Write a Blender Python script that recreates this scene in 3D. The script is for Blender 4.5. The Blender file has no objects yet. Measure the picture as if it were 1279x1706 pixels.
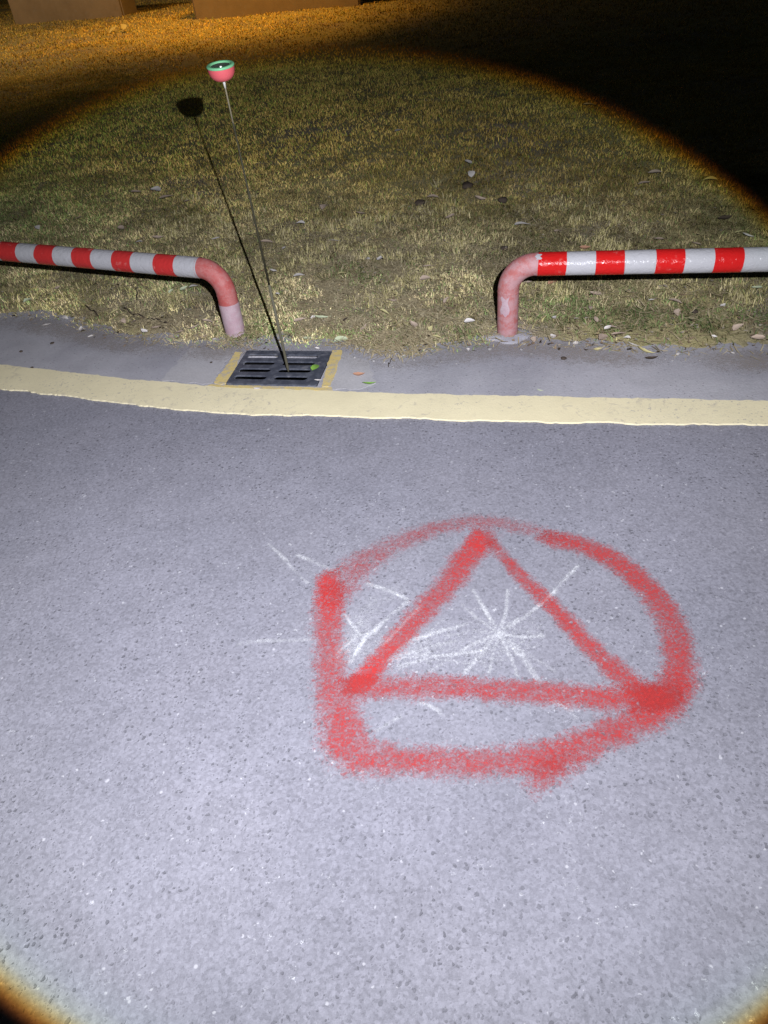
import bpy, bmesh, math, random
import numpy as np
from mathutils import Vector, Matrix

random.seed(7)
RNG = np.random.default_rng(11)
SC = bpy.context.scene
COL = SC.collection

# ------------------------------------------------------------------ camera
CAM_H, PITCH, ROLL, FPX = 1.5, math.radians(40), math.radians(6.5), 1240.0
IW, IH = 1279.0, 1706.0
cam_d = bpy.data.cameras.new('camera')
cam = bpy.data.objects.new('camera', cam_d); COL.objects.link(cam)
_F = np.array([0, math.cos(PITCH), -math.sin(PITCH)])
_D = np.array([0, -math.sin(PITCH), -math.cos(PITCH)])
_X = np.array([1.0, 0, 0])
_right = math.cos(ROLL) * _X + math.sin(ROLL) * _D
_down = -math.sin(ROLL) * _X + math.cos(ROLL) * _D
cam.matrix_world = Matrix(((_right[0], -_down[0], -_F[0], 0), (_right[1], -_down[1], -_F[1], 0),
                           (_right[2], -_down[2], -_F[2], CAM_H), (0, 0, 0, 1)))
cam_d.sensor_fit = 'VERTICAL'; cam_d.sensor_height = 24.0
cam_d.lens = FPX / IH * 24.0
cam_d.clip_start = 0.02; cam_d.clip_end = 500
SC.camera = cam
SC.cycles.transparent_max_bounces = 40

# ------------------------------------------------------------------ world: a night sky
world = bpy.data.worlds.new('World'); SC.world = world; world.use_nodes = True
wn = world.node_tree.nodes; wl = world.node_tree.links
bg = wn['Background']; sky = wn.new('ShaderNodeTexSky'); sky.sky_type = 'NISHITA'; sky.sun_disc = False
sky.sun_elevation = math.radians(2); sky.sun_rotation = math.radians(60)
wl.new(sky.outputs[0], bg.inputs[0]); bg.inputs[1].default_value = 0.014

# ------------------------------------------------------------------ the torch held beside the camera
TORCH = Vector((0.1696, 0.0, 1.629)); TAXIS = Vector((-0.0660, 0.7085, -0.7026)).normalized()
td = bpy.data.lights.new('torch', 'SPOT'); torch = bpy.data.objects.new('torch', td); COL.objects.link(torch)
torch.location = TORCH; torch.rotation_euler = TAXIS.to_track_quat('-Z', 'Y').to_euler()
td.energy = 820; td.spot_size = math.radians(76); td.spot_blend = 0.03; td.shadow_soft_size = 0.006
td.color = (1, 1, 1); td.use_nodes = True
tn = td.node_tree.nodes; tl = td.node_tree.links
em = tn['Emission']; HOT_SIGN = 1.0; HOT_SIDE = -.38
tc = tn.new('ShaderNodeTexCoord'); sx = tn.new('ShaderNodeSeparateXYZ'); tl.new(tc.outputs['Normal'], sx.inputs[0])
ab = tn.new('ShaderNodeMath'); ab.operation = 'ABSOLUTE'; tl.new(sx.outputs[2], ab.inputs[0])
ac = tn.new('ShaderNodeMath'); ac.operation = 'ARCCOSINE'; tl.new(ab.outputs[0], ac.inputs[0])
dv = tn.new('ShaderNodeMath'); dv.operation = 'DIVIDE'; tl.new(ac.outputs[0], dv.inputs[0]); dv.inputs[1].default_value = math.radians(40)
cr = tn.new('ShaderNodeValToRGB'); tl.new(dv.outputs[0], cr.inputs[0]); 
# beam gain set stronger on its upper, far side to lift the lawn
hm = tn.new('ShaderNodeMath'); hm.operation = 'MULTIPLY_ADD'; hd_ = tn.new('ShaderNodeMath'); hd_.operation = 'MULTIPLY_ADD'; tl.new(sx.outputs[0], hd_.inputs[0]); hd_.inputs[1].default_value = HOT_SIDE; tl.new(sx.outputs[1], hd_.inputs[2])
tl.new(hd_.outputs[0], hm.inputs[0]); hm.inputs[1].default_value = HOT_SIGN * .8; hm.inputs[2].default_value = .5
hr = tn.new('ShaderNodeValToRGB'); tl.new(hm.outputs[0], hr.inputs[0])
HOT = [(.06, .37), (.20, .44), (.36, .64), (.50, .80), (.62, .92), (.76, 1.0), (.95, 1.0)]
he = hr.color_ramp.elements
while len(he) < len(HOT): he.new(.5)
for e, (a, c) in zip(he, HOT): e.position = a; e.color = (c, c, c, 1)
hx = tn.new('ShaderNodeMix'); hx.data_type = 'RGBA'; hx.blend_type = 'MULTIPLY'; hx.inputs[0].default_value = 1
tl.new(cr.outputs[0], hx.inputs[6]); tl.new(hr.outputs[0], hx.inputs[7]); tl.new(hx.outputs[2], em.inputs[0])
# beam profile of the torch lens: angle in degrees, colour of the light at that angle
BEAM = [(0, (.90, .905, .98)), (20, (.90, .905, .98)), (29, (.88, .885, .94)), (32.5, (.76, .77, .81)), (34.2, (.70, .74, .76)),
        (35.1, (.72, .78, .68)), (35.6, (.76, .68, .34)), (36.0, (.64, .37, .08)), (36.3, (.36, .13, .02)), (36.55, (.10, .03, .007)), (36.8, (0, 0, 0))]
els = cr.color_ramp.elements
while len(els) < len(BEAM): els.new(0.5)
for e, (a, c) in zip(els, BEAM): e.position = a / 40; e.color = (*c, 1)

# ------------------------------------------------------------------ two sodium street lamps beyond the frame
def street_light(loc, target, energy, size, blend, color=(1.0, .50, .12)):
    d = bpy.data.lights.new('street_light', 'SPOT'); o = bpy.data.objects.new('street_light', d); COL.objects.link(o)
    o.location = loc; v = Vector(target) - Vector(loc); o.rotation_euler = v.to_track_quat('-Z', 'Y').to_euler()
    d.energy = energy; d.spot_size = math.radians(size); d.spot_blend = blend; d.color = color; d.shadow_soft_size = 0.12
street_light((-1.3, 14.0, 5.0), (-1.5, 14.5, 0), 1250, 84, 1.0, (1.0, .47, .07))
street_light((-7.0, 13.2, 6.0), (-5.3, 15.0, 0), 900, 116, 1.0, (1.0, .66, .33))

SC.view_settings.view_transform = 'Standard'; SC.view_settings.look = 'None'
SC.view_settings.gamma = 1.0; SC.view_settings.exposure = 0.0; SC.view_settings.use_curve_mapping = False

# ------------------------------------------------------------------ helpers
def gp(x, y, z=0.0):
    """point at height z seen at photograph pixel (x, y): used to survey the place in metres"""
    dx, dy = x - 639.5, y - 853.0
    u = dx * math.cos(ROLL) - dy * math.sin(ROLL); v = dx * math.sin(ROLL) + dy * math.cos(ROLL)
    d = (u * _X + FPX * _F + v * _D)
    t = (z - CAM_H) / d[2]
    return np.array([0, 0, CAM_H]) + d * t
def pj(x, y, z):
    u = x; w = y * _F[1] + (z - CAM_H) * _F[2]; v = y * _D[1] + (z - CAM_H) * _D[2]
    u, v = u / w * FPX, v / w * FPX
    return 639.5 + u * math.cos(ROLL) + v * math.sin(ROLL), 853 - u * math.sin(ROLL) + v * math.cos(ROLL)

def mesh_obj(name, verts, faces, mat, parent=None, smooth=False):
    me = bpy.data.meshes.new(name); me.from_pydata([tuple(map(float, v)) for v in verts], [], faces); me.update()
    if smooth: me.polygons.foreach_set('use_smooth', [True] * len(me.polygons))
    o = bpy.data.objects.new(name, me); COL.objects.link(o)
    if mat: me.materials.append(mat)
    if parent: o.parent = parent
    return o
def bm_obj(name, bm, mat, parent=None, smooth=False):
    me = bpy.data.meshes.new(name); bm.to_mesh(me); bm.free()
    if smooth: me.polygons.foreach_set('use_smooth', [True] * len(me.polygons))
    o = bpy.data.objects.new(name, me); COL.objects.link(o); me.materials.append(mat)
    if parent: o.parent = parent
    return o
def tag(o, label, cat=None, group=None, kind=None):
    if label: o['label'] = label
    if cat: o['category'] = cat
    if group: o['group'] = group
    if kind: o['kind'] = kind
    return o
def empty(name, loc, rz=0):
    o = bpy.data.objects.new(name, None); COL.objects.link(o); o.location = loc; o.rotation_euler = (0, 0, rz); o.empty_display_size = .05
    return o
def fast_mesh(name, V, loops, starts, totals, mat, colors=None):
    me = bpy.data.meshes.new(name)
    me.vertices.add(len(V)); me.vertices.foreach_set('co', np.asarray(V, np.float32).ravel())
    me.loops.add(len(loops)); me.loops.foreach_set('vertex_index', np.asarray(loops, np.int32))
    me.polygons.add(len(starts)); me.polygons.foreach_set('loop_start', np.asarray(starts, np.int32))
    try: me.polygons.foreach_set('loop_total', np.asarray(totals, np.int32))
    except Exception: pass
    me.update(calc_edges=True); me.validate()
    if colors is not None:
        a = me.color_attributes.new('col', 'FLOAT_COLOR', 'POINT')
        a.data.foreach_set('color', np.asarray(colors, np.float32).ravel())
    me.materials.append(mat)
    o = bpy.data.objects.new(name, me); COL.objects.link(o)
    return o

def catmull(P, n=10):
    P = np.asarray(P, float); Q = np.vstack([2 * P[0] - P[1], P, 2 * P[-1] - P[-2]]); out = []
    for i in range(1, len(Q) - 2):
        p0, p1, p2, p3 = Q[i - 1:i + 3]
        for k in range(n):
            t = k / n
            out.append(.5 * (2 * p1 + (p2 - p0) * t + (2 * p0 - 5 * p1 + 4 * p2 - p3) * t * t + (3 * p1 - p0 - 3 * p2 + p3) * t ** 3))
    out.append(P[-1]); return np.array(out)

# value noise on numpy arrays
_perm = np.random.default_rng(5).random((256, 256))
def vnoise(x, y, s, off=0):
    x = np.asarray(x) * s + off * 17.3 + 1000; y = np.asarray(y) * s + off * 9.1 + 1000
    xi = np.floor(x).astype(int); yi = np.floor(y).astype(int); fx = x - xi; fy = y - yi
    fx = fx * fx * (3 - 2 * fx); fy = fy * fy * (3 - 2 * fy)
    g = lambda a, b: _perm[a % 256, b % 256]
    return (g(xi, yi) * (1 - fx) + g(xi + 1, yi) * fx) * (1 - fy) + (g(xi, yi + 1) * (1 - fx) + g(xi + 1, yi + 1) * fx) * fy
def fbm(x, y, s, off=0, n=3):
    a = 0; w = .5; t = 0
    for k in range(n): a = a + w * vnoise(x, y, s * 2 ** k, off + k); t += w; w *= .5
    return a / t
def sstep(a, b, x):
    t = np.clip((np.asarray(x, float) - a) / (b - a), 0, 1); return t * t * (3 - 2 * t)

# ------------------------------------------------------------------ material kit
class NT:
    def __init__(s, name):
        s.m = bpy.data.materials.new(name); s.m.use_nodes = True; s.n = s.m.node_tree.nodes; s.l = s.m.node_tree.links
        s.b = s.n['Principled BSDF']; s.out = s.n['Material Output']
    def new(s, t, **kw):
        n = s.n.new(t)
        for k, v in kw.items(): setattr(n, k, v)
        return n
    def link(s, a, b): s.l.new(a, b)
    def pos(s):
        if not hasattr(s, '_p'): s._p = s.new('ShaderNodeNewGeometry').outputs['Position']
        return s._p
    def obj(s):
        if not hasattr(s, '_o'): s._o = s.new('ShaderNodeTexCoord').outputs['Object']
        return s._o
    def val(s, x, sock):
        if hasattr(x, 'is_output'): s.link(x, sock)
        else: sock.default_value = x
    def math(s, op, a, b=0.0, c=None, clamp=False):
        n = s.new('ShaderNodeMath', operation=op, use_clamp=clamp); s.val(a, n.inputs[0]); s.val(b, n.inputs[1])
        if c is not None: s.val(c, n.inputs[2])
        return n.outputs[0]
    def noise(s, scale, detail=2, rough=.5, vec=None, dist=0):
        n = s.new('ShaderNodeTexNoise'); n.inputs['Scale'].default_value = scale; n.inputs['Detail'].default_value = detail
        n.inputs['Roughness'].default_value = rough; n.inputs['Distortion'].default_value = dist
        s.link(vec or s.pos(), n.inputs['Vector']); return n.outputs['Fac']
    def voro(s, scale, vec=None, rnd=1.0):
        n = s.new('ShaderNodeTexVoronoi'); n.inputs['Scale'].default_value = scale; n.inputs['Randomness'].default_value = rnd
        s.link(vec or s.pos(), n.inputs['Vector']); return n.outputs['Distance'], n.outputs['Color']
    def ss(s, x, lo, hi):
        n = s.new('ShaderNodeMapRange', interpolation_type='SMOOTHSTEP'); s.val(x, n.inputs[0])
        n.inputs[1].default_value = lo; n.inputs[2].default_value = hi; return n.outputs[0]
    def mix(s, f, a, b, mode='MIX'):
        n = s.new('ShaderNodeMix', data_type='RGBA', blend_type=mode); s.val(f, n.inputs[0])
        for v, k in ((a, 6), (b, 7)):
            if hasattr(v, 'is_output'): s.link(v, n.inputs[k])
            else: n.inputs[k].default_value = (*v, 1) if len(v) == 3 else v
        return n.outputs[2]
    def sep(s, c):
        n = s.new('ShaderNodeSeparateColor'); s.link(c, n.inputs[0]); return n.outputs
    def scale(s, col, f):
        n = s.new('ShaderNodeVectorMath', operation='SCALE'); s.link(col, n.inputs[0]); s.val(f, n.inputs['Scale']); return n.outputs[0]
    def bump(s, h, strength=.4, dist=.003):
        n = s.new('ShaderNodeBump'); n.inputs['Strength'].default_value = strength; n.inputs['Distance'].default_value = dist
        s.link(h, n.inputs['Height']); s.link(n.outputs[0], s.b.inputs['Normal'])
    def fin(s, col, rough=.8, spec=.3, metal=0.0):
        s.val(col if hasattr(col, 'is_output') else (*col, 1), s.b.inputs['Base Color']); s.val(rough, s.b.inputs['Roughness'])
        s.b.inputs['Specular IOR Level'].default_value = spec; s.val(metal, s.b.inputs['Metallic']); return s.m

def pits(t):
    """dark holes between the stones of the worn asphalt, the same wherever it is called"""
    w = t.new('ShaderNodeVectorMath', operation='ADD')
    nz = t.new('ShaderNodeTexNoise'); nz.inputs['Scale'].default_value = 90; t.link(t.pos(), nz.inputs['Vector'])
    sc = t.new('ShaderNodeVectorMath', operation='SCALE'); t.link(nz.outputs['Color'], sc.inputs[0]); sc.inputs['Scale'].default_value = .012
    t.link(t.pos(), w.inputs[0]); t.link(sc.outputs[0], w.inputs[1]); v = w.outputs[0]
    d1, c1 = t.voro(80, v); r1 = t.sep(c1)
    size = t.math('MULTIPLY_ADD', r1[1], .26, .11)
    a = t.math('MULTIPLY', t.ss(t.math('SUBTRACT', d1, size), .06, -.06), t.math('LESS_THAN', r1[0], .30))
    d2, c2 = t.voro(135, v); r2 = t.sep(c2)
    b = t.math('MULTIPLY', t.ss(t.math('SUBTRACT', d2, t.math('MULTIPLY_ADD', r2[1], .25, .12)), .08, -.08), t.math('LESS_THAN', r2[0], .30))
    b = t.math('MULTIPLY', b, .65)
    # fewer open pits where the surface is worn flat
    area = t.ss(t.noise(2.6, 3, .6), .30, .60)
    p = t.math('MULTIPLY', t.math('MAXIMUM', a, b), t.math('MULTIPLY_ADD', area, .7, .3))
    return p, r1[2], r2[2]

def m_asphalt():
    t = NT('asphalt'); p, ra, rb = pits(t)
    fine = t.noise(420, 2, .6); mid = t.noise(120, 3, .65); big = t.noise(1.3, 3, .55)
    f = t.math('ADD', t.math('MULTIPLY_ADD', fine, .32, .51), t.math('MULTIPLY', mid, .62))
    f = t.math('ADD', f, t.math('ADD', t.math('MULTIPLY_ADD', big, .40, -.26), t.math('MULTIPLY_ADD', t.noise(9, 4, .65), .34, -.17)))
    f = t.math('ADD', f, t.math('MULTIPLY_ADD', rb, .26, -.13))
    base = t.mix(t.noise(3, 2), (.203, .204, .242), (.227, .223, .256))
    col = t.scale(base, f)
    # chalky pale scuffs
    sc = t.math('MULTIPLY', t.ss(t.noise(40, 4, .72), .60, .70), t.ss(fine, .40, .62))
    sc = t.math('MULTIPLY', sc, t.ss(t.noise(4.2, 3, .6), .46, .62))
    col = t.mix(t.math('MULTIPLY', sc, .8), col, (.66, .67, .70))
    chip = t.math('GREATER_THAN', ra, .965); d3, _ = t.voro(70)
    col = t.mix(t.math('MULTIPLY', t.math('MULTIPLY', chip, t.ss(d3, .34, .18)), .5), col, (.5, .5, .53))
    col = t.mix(t.math('MULTIPLY', p, .64), col, (.075, .075, .088))
    h = t.math('SUBTRACT', t.math('MULTIPLY_ADD', fine, .5, t.math('MULTIPLY', mid, .8)), t.math('MULTIPLY', p, 1.6))
    t.bump(h, .5, .0022)
    return t.fin(col, .82, .25)

def m_concrete(name, c1, c2, bumps=.35, spot=.25):
    t = NT(name); n1 = t.noise(6, 4, .6); n2 = t.noise(140, 3, .6); n3 = t.noise(1.4, 3, .55)
    f = t.math('ADD', t.math('MULTIPLY_ADD', n1, .35, .55), t.math('MULTIPLY_ADD', n2, .35, -.0))
    col = t.scale(t.mix(t.ss(n3, .35, .65), c1, c2), f)
    d, c = t.voro(110); r = t.sep(c)
    col = t.mix(t.math('MULTIPLY', t.math('MULTIPLY', t.ss(d, .4, .2), t.math('LESS_THAN', r[0], .10)), spot * 2), col, (.05, .048, .05))
    st = t.ss(t.noise(16, 5, .74, dist=.6), .50, .70)
    col = t.mix(t.math('MULTIPLY', st, .35), col, (.40, .395, .42))
    t.bump(t.math('ADD', n2, t.math('MULTIPLY', n1, .6)), bumps, .003)
    return t.fin(col, .85, .25)

def m_line():
    t = NT('yellow_line_paint'); n1 = t.noise(7, 4, .6); n2 = t.noise(160, 2, .6); n3 = t.noise(1.1, 2)
    col = t.mix(n3, (.74, .66, .42), (.69, .63, .44)); col = t.scale(col, t.math('ADD', t.math('MULTIPLY_ADD', n1, .22, .80), t.math('MULTIPLY', n2, .14)))
    dirt = t.math('MULTIPLY', t.ss(t.noise(22, 5, .72, dist=.8), .52, .70), t.ss(t.noise(3.3, 2), .38, .60))
    col = t.mix(t.math('MULTIPLY', dirt, .6), col, (.34, .31, .28))
    col = t.mix(t.math('MULTIPLY', t.math('MULTIPLY', t.ss(t.noise(75, 4, .75), .58, .64), t.ss(t.noise(2.2, 3, .6), .44, .58)), .6), col, (.27, .26, .27))
    t.bump(t.math('ADD', n2, t.math('MULTIPLY', n1, 2)), .25, .003)
    return t.fin(col, .6, .35)
def m_yellow_old():
    t = NT('old_yellow_paint'); n1 = t.noise(40, 4, .7); n2 = t.noise(200, 2)
    col = t.mix(t.noise(9, 2), (.62, .47, .16), (.66, .54, .25))
    col = t.mix(t.math('MULTIPLY', t.ss(n1, .46, .64), .7), col, (.38, .37, .37)); col = t.scale(col, t.math('MULTIPLY_ADD', n2, .4, .72))
    t.bump(n1, .3, .002); return t.fin(col, .75, .25)

def m_spray(name, color, deep, pitkeep):
    t = NT(name); uv = t.new('ShaderNodeUVMap').outputs[0]; s = t.new('ShaderNodeSeparateXYZ'); t.link(uv, s.inputs[0])
    at = t.new('ShaderNodeAttribute'); at.attribute_name = 'dens'; dens = at.outputs['Fac']
    wob = t.math('MULTIPLY_ADD', t.noise(26, 3, .6), .5, -.25)
    v = t.math('ADD', t.math('ABSOLUTE', s.outputs[1]), wob)
    fall = t.ss(v, 1.05, .10)
    a = t.math('MULTIPLY', fall, t.math('MULTIPLY', dens, t.math('MULTIPLY_ADD', t.noise(17, 3, .65), .9, .52)))
    n = t.noise(260, 2, .7); m = t.noise(95, 3, .65)
    thr = t.math('MULTIPLY_ADD', t.ss(n, .28, .72), .62, t.math('MULTIPLY', t.ss(m, .3, .7), .36))
    alpha = t.math('MULTIPLY_ADD', t.math('SUBTRACT', a, t.math('MULTIPLY', thr, .72)), 1.35, .10, clamp=True)
    alpha = t.math('MULTIPLY', alpha, t.ss(a, 0.0, .16))
    p, ra, rb = pits(t)
    alpha = t.math('MULTIPLY', alpha, t.math('SUBTRACT', 1.0, t.math('MULTIPLY', p, pitkeep)))
    d5, c5 = t.voro(170); alpha = t.math('MULTIPLY', alpha, t.math('MULTIPLY_ADD', t.sep(c5)[0], .42, .46))
    col = t.mix(t.ss(dens, .75, 1.35), color, deep)
    col = t.scale(col, t.math('MULTIPLY_ADD', t.noise(420, 2, .6), .5, .74))
    t.link(alpha, t.b.inputs['Alpha'])
    return t.fin(col, .7, .25)

def m_soil():
    t = NT('soil'); n1 = t.noise(5, 4, .65); n2 = t.noise(60, 4, .7); n3 = t.noise(260, 2, .6)
    col = t.mix(t.ss(n1, .35, .65), (.29, .245, .20), (.23, .205, .13))
    col = t.mix(t.ss(t.noise(1.3, 3), .32, .55), col, (.31, .275, .14))
    col = t.scale(col, t.math('ADD', t.math('MULTIPLY_ADD', n2, 1.1, .25), t.math('MULTIPLY', n3, .5)))
    col = t.mix(t.math('MULTIPLY', t.ss(n2, .62, .74), .5), col, (.42, .36, .28))
    t.bump(t.math('ADD', n2, t.math('MULTIPLY', n3, .5)), .7, .012)
    return t.fin(col, .95, .1)
def m_attr(name, rough=.7, spec=.2, trans=0):
    t = NT(name); a = t.new('ShaderNodeAttribute'); a.attribute_name = 'col'
    return t.fin(a.outputs['Color'], rough, spec)
def m_leaf(name, c, c2):
    t = NT(name); n = t.noise(60, 3, .6, t.obj()); col = t.mix(t.ss(n, .35, .65), c, c2)
    col = t.scale(col, t.math('MULTIPLY_ADD', t.noise(300, 2, .6, t.obj()), .5, .75)); return t.fin(col, .65, .25)
def m_band(name, c, dirt, amt=.5):
    t = NT(name); o = t.pos()
    n = t.noise(30, 4, .65); f = t.noise(260, 2, .6)
    col = t.scale(t.mix(t.noise(8, 2), c, tuple(x * .88 for x in c)), t.math('MULTIPLY_ADD', f, .22, .88))
    col = t.mix(t.math('MULTIPLY', t.ss(n, .60, .74), amt), col, dirt)
    col = t.mix(t.math('MULTIPLY', t.ss(t.noise(170, 3, .75), .71, .74), .7), col, tuple(x * .45 for x in c))
    w = t.noise(48, 3, .6, dist=.5)
    t.bump(t.math('ADD', t.math('MULTIPLY', w, 1.0), t.math('MULTIPLY', f, .05)), .55, .006)
    return t.fin(col, t.math('MULTIPLY_ADD', n, .22, .10), .13)
def m_pipe(name, top, low):
    t = NT(name); n = t.noise(22, 4, .7); f = t.noise(180, 3, .65)
    col = t.mix(t.ss(n, .36, .62), top, low); col = t.mix(t.math('MULTIPLY', t.ss(t.noise(60, 3, .7), .62, .72), .5), col, (.38, .31, .30))
    col = t.mix(t.math('MULTIPLY', t.ss(t.noise(95, 4, .75, dist=.4), .66, .72), .6), col, (.20, .07, .05))
    col = t.scale(col, t.math('MULTIPLY_ADD', f, .4, .78)); t.bump(t.math('ADD', n, f), .25, .002); return t.fin(col, .6, .3)
def m_iron():
    t = NT('cast_iron'); n = t.noise(35, 4, .65); f = t.noise(240, 3, .6)
    col = t.mix(t.ss(n, .42, .62), (.050, .056, .075), (.085, .092, .115)); col = t.mix(t.math('MULTIPLY', t.ss(t.noise(18, 4, .7), .56, .7), .55), col, (.20, .20, .22))
    col = t.scale(col, t.math('MULTIPLY_ADD', f, .7, .65)); t.bump(f, .4, .002); return t.fin(col, .55, .4)
def m_plain(name, c, rough=.6, spec=.3, metal=0.0, var=.25, sc=80):
    t = NT(name); n = t.noise(sc, 3, .6, t.obj()); base = t.mix(n, tuple(x * (1 - var) for x in c), tuple(min(1, x * (1 + var)) for x in c))
    return t.fin(base, rough, spec, metal)

M = dict(asphalt=m_asphalt(), gutter=m_concrete('gutter_concrete', (.325, .322, .358), (.41, .405, .435), .6),
         mortar=m_concrete('fresh_mortar', (.385, .38, .40), (.45, .44, .45), .35, .1), line=m_line(), oldy=m_yellow_old(),
         spray=m_spray('red_spray_paint', (.38, .042, .042), (.50, .028, .024), .72), chalk=m_spray('white_chalk', (.60, .61, .64), (.64, .65, .68), .5),
         dust=m_spray('soil_dust', (.31, .275, .25), (.31, .275, .25), .2), soil=m_soil(), grass=m_attr('grass_blade', .8, .04), straw=m_attr('dry_straw', .8, .05),
         red=m_band('red_reflective_tape', (.47, .012, .012), (.46, .10, .09), .65), red_worn=m_band('faded_red_tape', (.44, .030, .030), (.48, .15, .14), .7), white=m_band('white_reflective_tape', (.375, .375, .40), (.25, .24, .24), .5),
         pipe_a=m_pipe('faded_red_paint', (.34, .075, .07), (.36, .13, .125)), pipe_b=m_pipe('washed_pink_paint', (.34, .11, .105), (.36, .20, .21)),
         pale=m_pipe('pale_pink_wrap', (.36, .245, .28), (.39, .30, .33)), iron=m_iron(), silt=m_concrete('drain_silt', (.045, .045, .05), (.085, .085, .092), .5),
         pit=m_plain('pit_wall', (.012, .012, .012), .95, .05), chrome=m_plain('dull_steel', (.030, .028, .018), .6, .06, 0.0, .15, 30), chrome_low=m_plain('worn_steel', (.080, .075, .053), .6, .06, 0.0, .2, 30), bright=m_plain('bright_steel', (.15, .13, .09), .5, .2, 0.0, .1, 30),  # rod steels: mirrored grass and the lit top painted as plain tones
         cup=m_plain('coral_plastic', (.46, .075, .09), .42, .4, 0, .10, 40), rim=m_plain('green_plastic', (.13, .34, .185), .45, .4, 0, .12, 40),
         dark=m_plain('dark_membrane', (.030, .034, .030), .5, .3), screw=m_plain('bright_screw', (.8, .8, .76), .35, .5, .6),
         twig=m_plain('twig_bark', (.045, .034, .026), .85, .2), stone=m_concrete('pebble_stone', (.25, .24, .24), (.34, .33, .33)),
         clod=m_plain('dark_clod', (.06, .047, .038), .95, .1),
         plaster=m_concrete('brown_plaster', (.40, .32, .25), (.46, .37, .29), .4, .1), coping=m_concrete('wall_coping', (.32, .27, .22), (.36, .31, .26)))

# ------------------------------------------------------------------ surveyed lines of the place (metres)
def pts(px, z=0.0): return np.array([gp(x, y, z)[:2] for x, y in px])
def extend(P, d=40.0):
    a = P[0] - P[1]; a /= np.linalg.norm(a); b = P[-1] - P[-2]; b /= np.linalg.norm(b)
    return np.vstack([P[0] + a * d, P[0] + a * 3, P, P[-1] + b * 3, P[-1] + b * d])
LINE_BACK = catmull(pts([(-60, 602), (0, 610), (100, 621), (200, 632), (290, 641), (380, 649), (465, 652), (550, 654.5), (700, 659.5), (900, 663.5), (1100, 667), (1279, 671), (1380, 673)]), 8)
LINE_FRONT = catmull(pts([(-60, 639), (0, 648), (100, 661), (200, 673), (290, 683), (380, 690.5), (465, 693), (550, 694.5), (700, 699.5), (900, 704), (1100, 707.5), (1279, 710), (1380, 712)]), 8)
SOIL_EDGE = catmull(pts([(-80, 528), (0, 537), (60, 541), (120, 552), (190, 570), (260, 578), (340, 583), (400, 584), (480, 584), (560, 583.5), (600, 593), (660, 600), (730, 594), (790, 588), (850, 578), (905, 582),
                         (970, 588), (1060, 596), (1160, 598), (1279, 602), (1380, 605)]), 8)
SE = extend(SOIL_EDGE); SE = SE[np.argsort(SE[:, 0])]
def edge_y(x): return np.interp(x, SE[:, 0], SE[:, 1])

# road: one sheet from behind the camera up to the middle of the yellow line, reaching far out sideways
midl = extend((LINE_BACK + LINE_FRONT) / 2)
rv = [(x, y, 0) for x, y in midl] + [(x, -45, 0) for x, y in midl]; n = len(midl)
rf = [(i + n, i + 1 + n, i + 1, i) for i in range(n - 1)]
road = mesh_obj('road', rv, rf, M['asphalt']); tag(road, 'worn pale grey asphalt road', kind='structure')

# gutter: concrete strip from under the yellow line to under the soil, with the drain pit cut out
G_C = np.array([-.361, 2.787]); G_ANG = math.radians(-14.4); G_W, G_D = .386, .281
gx = np.array([math.cos(G_ANG), math.sin(G_ANG)]); gy = np.array([-gx[1], gx[0]])
def gl(u, v): return G_C + gx * u + gy * v
def plate_from_curve(name, loops, z0, z1, mat, parent=None, bevel=0.0):
    """flat slab between z0 and z1 with holes: loops[0] is the outline, the rest are holes"""
    cu = bpy.data.curves.new(name, 'CURVE'); cu.dimensions = '2D'; cu.fill_mode = 'BOTH'
    cu.extrude = (z1 - z0) / 2 - bevel; cu.bevel_depth = bevel; cu.bevel_resolution = 1
    if bevel: cu.offset = -bevel
    for L in loops:
        s = cu.splines.new('POLY'); s.points.add(len(L) - 1); s.use_cyclic_u = True
        for p, q in zip(s.points, L): p.co = (q[0], q[1], 0, 1)
    tmp = bpy.data.objects.new('tmp', cu); COL.objects.link(tmp)
    dg = bpy.context.evaluated_depsgraph_get(); me = bpy.data.meshes.new_from_object(tmp.evaluated_get(dg))
    bpy.data.objects.remove(tmp); bpy.data.curves.remove(cu)
    me.name = name; me.materials.clear(); me.materials.append(mat)
    for v in me.vertices: v.co.z += (z0 + z1) / 2
    o = bpy.data.objects.new(name, me); COL.objects.link(o)
    if parent: o.parent = parent
    return o
back = extend(SOIL_EDGE); back = back + np.array([0, .16])
front = extend((LINE_BACK * .5 + LINE_FRONT * .5))
hole = [gl(-G_W / 2 - .002, -G_D / 2 - .002), gl(G_W / 2 + .002, -G_D / 2 - .002), gl(G_W / 2 + .002, G_D / 2 + .002), gl(-G_W / 2 - .002, G_D / 2 + .002)]
gutter = plate_from_curve('gutter', [list(front) + list(back[::-1]), hole], -.03, .003, M['gutter']); tag(gutter, 'grey concrete gutter strip along the road edge', kind='structure')

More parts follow.
